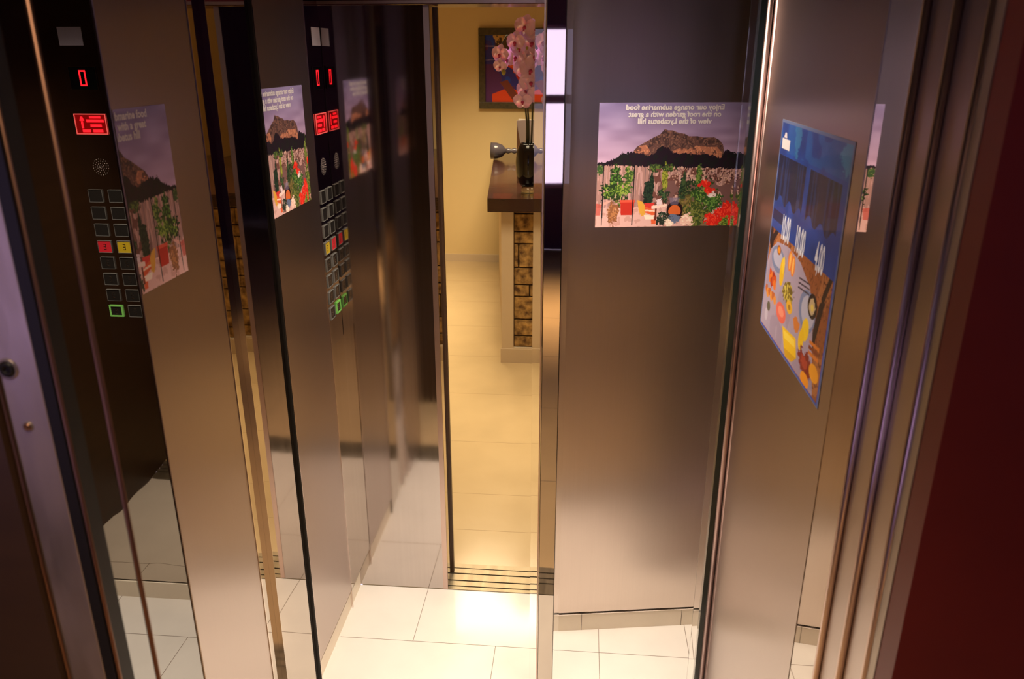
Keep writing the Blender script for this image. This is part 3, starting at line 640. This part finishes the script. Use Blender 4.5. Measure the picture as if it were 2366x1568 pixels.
# reception counter
ct = thing('reception_counter', 'reception counter with dark polished wood top and brick panelled cream body', 'counter', (.3, 5.6, 0))
b = MB(); b.prism([(-.542, 4.60), (1.6, 4.60), (1.6, 7.15), (-.775, 7.15), (-.548, 4.606)], .978, 1.058); b.build('counter_top', wood, ct)
b = MB(); b.box(-.472, -.397, 4.66, 4.74, 0, .978); b.box(-.397, 1.5, 4.66, 4.74, .0, .10); b.prism([(-.472, 4.74), (-.40, 4.74), (-.64, 6.9), (-.72, 6.9)], 0, .978); b.box(-.478, 1.5, 4.652, 4.66, 0, .095)
b.build('cream_body', cream, ct)
b = MB(); b.box(-.397, 1.5, 4.70, 4.74, .10, .978); b.mi = 1
rz = .104; r = 0
while rz < .965:
    hh = (.075, .11, .15)[r % 3]; x = -.394 - (.11 if r % 2 else 0)
    while x < 1.49:
        wv = random.uniform(.14, .26); a_, c_ = max(x, -.394), min(x + wv, 1.495)
        if c_ - a_ > .01: b.box(a_, c_ - .008, 4.682 + random.uniform(0, .006), 4.702, rz, min(rz + hh - .008, .972), .003)
        x += wv
    rz += hh; r += 1
b.build('brick_panel', [mortar, brick], ct)
# vase of orchids
vx, vy, vz = -.318, 4.80, 1.058
vs = thing('orchid_vase', 'black glass vase with a clear foot on the counter, holding the pink orchids', 'vase', (vx, vy, vz))
b = MB(); b.lathe([(.044, .045), (.062, .07), (.076, .13), (.079, .19), (.072, .25), (.054, .295), (.048, .300), (.044, .296), (.055, .24), (.06, .18), (0.0, .10)], (vx, vy, vz)); b.build('body', mat('black_glazed_glass', (.005, .004, .006), .12, coat=.2), vs)
b = MB(); b.lathe([(.043, 0), (.044, .003), (.040, .045), (0, .0455)], (vx, vy, vz)); b.build('foot', mat('amber_clear_glass', (.95, .85, .55), .03, trans=.85, ior=1.5), vs)
orc = thing('orchid', 'tall pink orchid sprays rising from the black vase in front of the painting', 'flower', (vx, vy, vz + .2))
stemm = mat('dark_green_stem', (.05, .05, .03), .5); petm = vary(mat('pink_petal', (.80, .50, .92), .55), .14, (40, 40, 40)); lipm = mat('magenta_lip', (.42, .03, .16), .45); budm = mat('green_bud', (.38, .34, .08), .5)
petm.node_tree.nodes['Principled BSDF'].inputs['Subsurface Weight'].default_value = .15
stems = [[(-.01, 0, .2), (-.012, 0, .42), (-.03, -.01, .60), (-.035, -.01, .78), (-.06, -.02, .90), (-.13, -.02, .90), (-.19, -.02, .80)],
         [(.012, 0, .2), (.02, .0, .42), (.022, 0, .60), (.024, -.01, .80), (.02, -.02, .95), (-.02, -.03, 1.0)],
         [(-.0, .01, .2), (-.002, .012, .42), (-.016, .01, .60), (-.01, .0, .78), (.05, -.01, .88), (.11, -.01, .84)]]
for s in stems:
    b = MB(); b.tube([(vx + p[0], vy + p[1], vz + p[2]) for p in s], [.0065, .0055, .005, .0045] + [.0035] * (len(s) - 4), 8); b.build('stem', stemm, orc)
def bloom(c, face, size, roll):
    """five rounded petals and a lip, facing direction 'face'"""
    f = Vector(face).normalized(); rt = f.cross(Vector((0, 0, 1))).normalized(); upv = rt.cross(f)
    M = Matrix.Identity(4)
    for i in range(3): M[i][0] = rt[i]; M[i][1] = upv[i]; M[i][2] = f[i]; M[i][3] = c[i]
    M = M @ Matrix.Rotation(roll, 4, 'Z') @ Matrix.Scale(size, 4); b = MB(M)
    for ang, L_, W_ in ((90, 1., .44), (8, 1.02, .62), (172, 1.02, .62), (-52, .95, .42), (-128, .95, .42)):
        a = R(ang); d = Vector((math.cos(a), math.sin(a), 0)); q = Vector((-d.y, d.x, 0)); nr, ns = 7, 7; grid = []
        for i in range(nr):
            t = i / (nr - 1); wv = W_ * math.sin(math.pi * min(1, (t * .92 + .06))) ** .6
            grid.append([b.bm.verts.new(d * (t * L_) + q * (wv * (j / (ns - 1) * 2 - 1)) + Vector((0, 0, .18 * t - .22 * t * t + .10 * (j / (ns - 1) * 2 - 1) ** 2 * W_ - (.04 if L_ < 1.01 else 0)))) for j in range(ns)])
        for i in range(nr - 1):
            for j in range(ns - 1):
                fc = b.bm.faces.new((grid[i][j], grid[i][j + 1], grid[i + 1][j + 1], grid[i + 1][j])); fc.smooth = True
    bl = b.build('blossom', petm, orc)
    b = MB(M); b.lathe([(0, .05), (.13, .10), (.17, .22), (.10, .34), (0, .36)], (0, -.12, 0), 12); b.lathe([(0, .0), (.09, .05), (.10, .16), (0, .22)], (0, -.32, .05), 10)
    b.build('lip', lipm, bl)
fl = [(-.02, .945, .055, (-.2, -1, .1), .2), (.035, .93, .05, (.3, -1, .2), -.3), (-.075, .865, .05, (-.5, -1, .0), .1), (.02, .86, .055, (.1, -1, .1), .4), (-.165, .80, .045, (-.4, -1, -.1), .2), (-.125, .775, .045, (-.7, -.8, 0), -.3), (-.07, .785, .055, (-.5, -1, 0), .3),
      (.03, .79, .056, (.2, -1, 0), 0), (.075, .83, .05, (.6, -.9, 0), .3), (-.035, .725, .05, (-.3, -1, -.1), -.2), (.015, .715, .058, (0, -1, 0), .3), (.01, .65, .056, (.1, -1, -.2), -.2), (-.015, .60, .05, (-.2, -1, -.2), .4), (.045, .635, .05, (.4, -1, -.1), .1), (-.035, .545, .046, (-.1, -1, -.3), 0),
      (.05, .88, .052, (.2, -1, .2), .1), (.04, .745, .052, (.3, -1, .0), .2), (.055, .58, .05, (.2, -1, -.2), .1), (-.05, .83, .045, (-.2, -1, .1), .1), (.13, .80, .045, (.4, -1, 0), .2), (.09, .75, .05, (.5, -1, 0), 0), (.06, .70, .05, (.4, -1, 0), .5), (-.165, .735, .035, (-.3, -1, -.4), .1)]
for dx, dz, s, fc, ro in fl: bloom((vx + dx, vy - .035 + random.uniform(-.015, .015), vz + dz), fc, s * 1.22, ro)
for dx, dz in ((-.06, .83), (-.145, .70), (-.01, .83)):
    b = MB(); b.lathe([(0, -.018), (.011, -.008), (.013, .004), (.007, .016), (0, .02)], (vx + dx, vy - .04, vz + dz), 10); b.build('bud', budm, orc)
# glass goblet lying on its side, menu card
gx, gy, gz = -.66, 6.45, 1.058; GS = 1.32
gb = thing('glass_goblet', 'smoky glass goblet lying on its side on the counter left of the vase', 'goblet', (gx, gy, gz))
gm = mat('smoky_glass', (.12, .10, .12), .2, trans=.5, ior=1.45)
zc = gz + .068
b = MB(); b.lathe([(p[0] * GS, p[1] * GS) for p in [(.050, -.055), (.048, -.02), (.036, .015), (.014, .035), (.010, .04), (.011, .036), (.033, .011), (.045, -.02), (.047, -.055)]], (gx, gy, zc + .0), 28, 'x'); b.build('bowl', gm, gb)
b = MB(); b.lathe([(p[0] * GS, p[1] * GS) for p in [(.012, .036), (.018, .05), (.010, .07), (.018, .09), (.010, .105), (.014, .115)]], (gx, gy, zc), 20, 'x'); b.build('stem', gm, gb)
b = MB(); b.lathe([(p[0] * GS, p[1] * GS) for p in [(.014, .115), (.045, .122), (.050, .128), (.0, .129)]], (gx, gy, zc), 28, 'x'); b.build('foot', gm, gb)
mc = thing('menu_card', 'white folded menu card standing behind the vase on the counter', 'card', (-.395, 5.25, 1.058))
cardm = mat('white_card', (.70, .66, .62), .6); cardb = mat('brown_card_print', (.28, .16, .08), .6)
b = MB(); 
def slab(b, a0, a1, a2, a3, t=.003): b.prism([(a0[0], a0[1]), (a1[0], a1[1]), (a1[0], a1[1] + t), (a0[0], a0[1] + t)], a2, a3)
slab(b, (-.425, 5.24), (-.315, 5.30), 1.058, 1.455); b.build('front_leaf', cardm, mc)
b = MB(); slab(b, (-.425, 5.36), (-.315, 5.303), 1.058, 1.455); b.build('back_leaf', cardm, mc)
b = MB(); b.bm.faces.new([b.bm.verts.new(v) for v in ((-.424, 5.2385, 1.06), (-.36, 5.2735, 1.06), (-.424, 5.2385, 1.43))]); r_ = bmesh.ops.extrude_face_region(b.bm, geom=b.bm.faces[:])
for v in [x for x in r_['geom'] if isinstance(x, bmesh.types.BMVert)]: v.co.y -= .0006
b.build('print', cardb, mc)
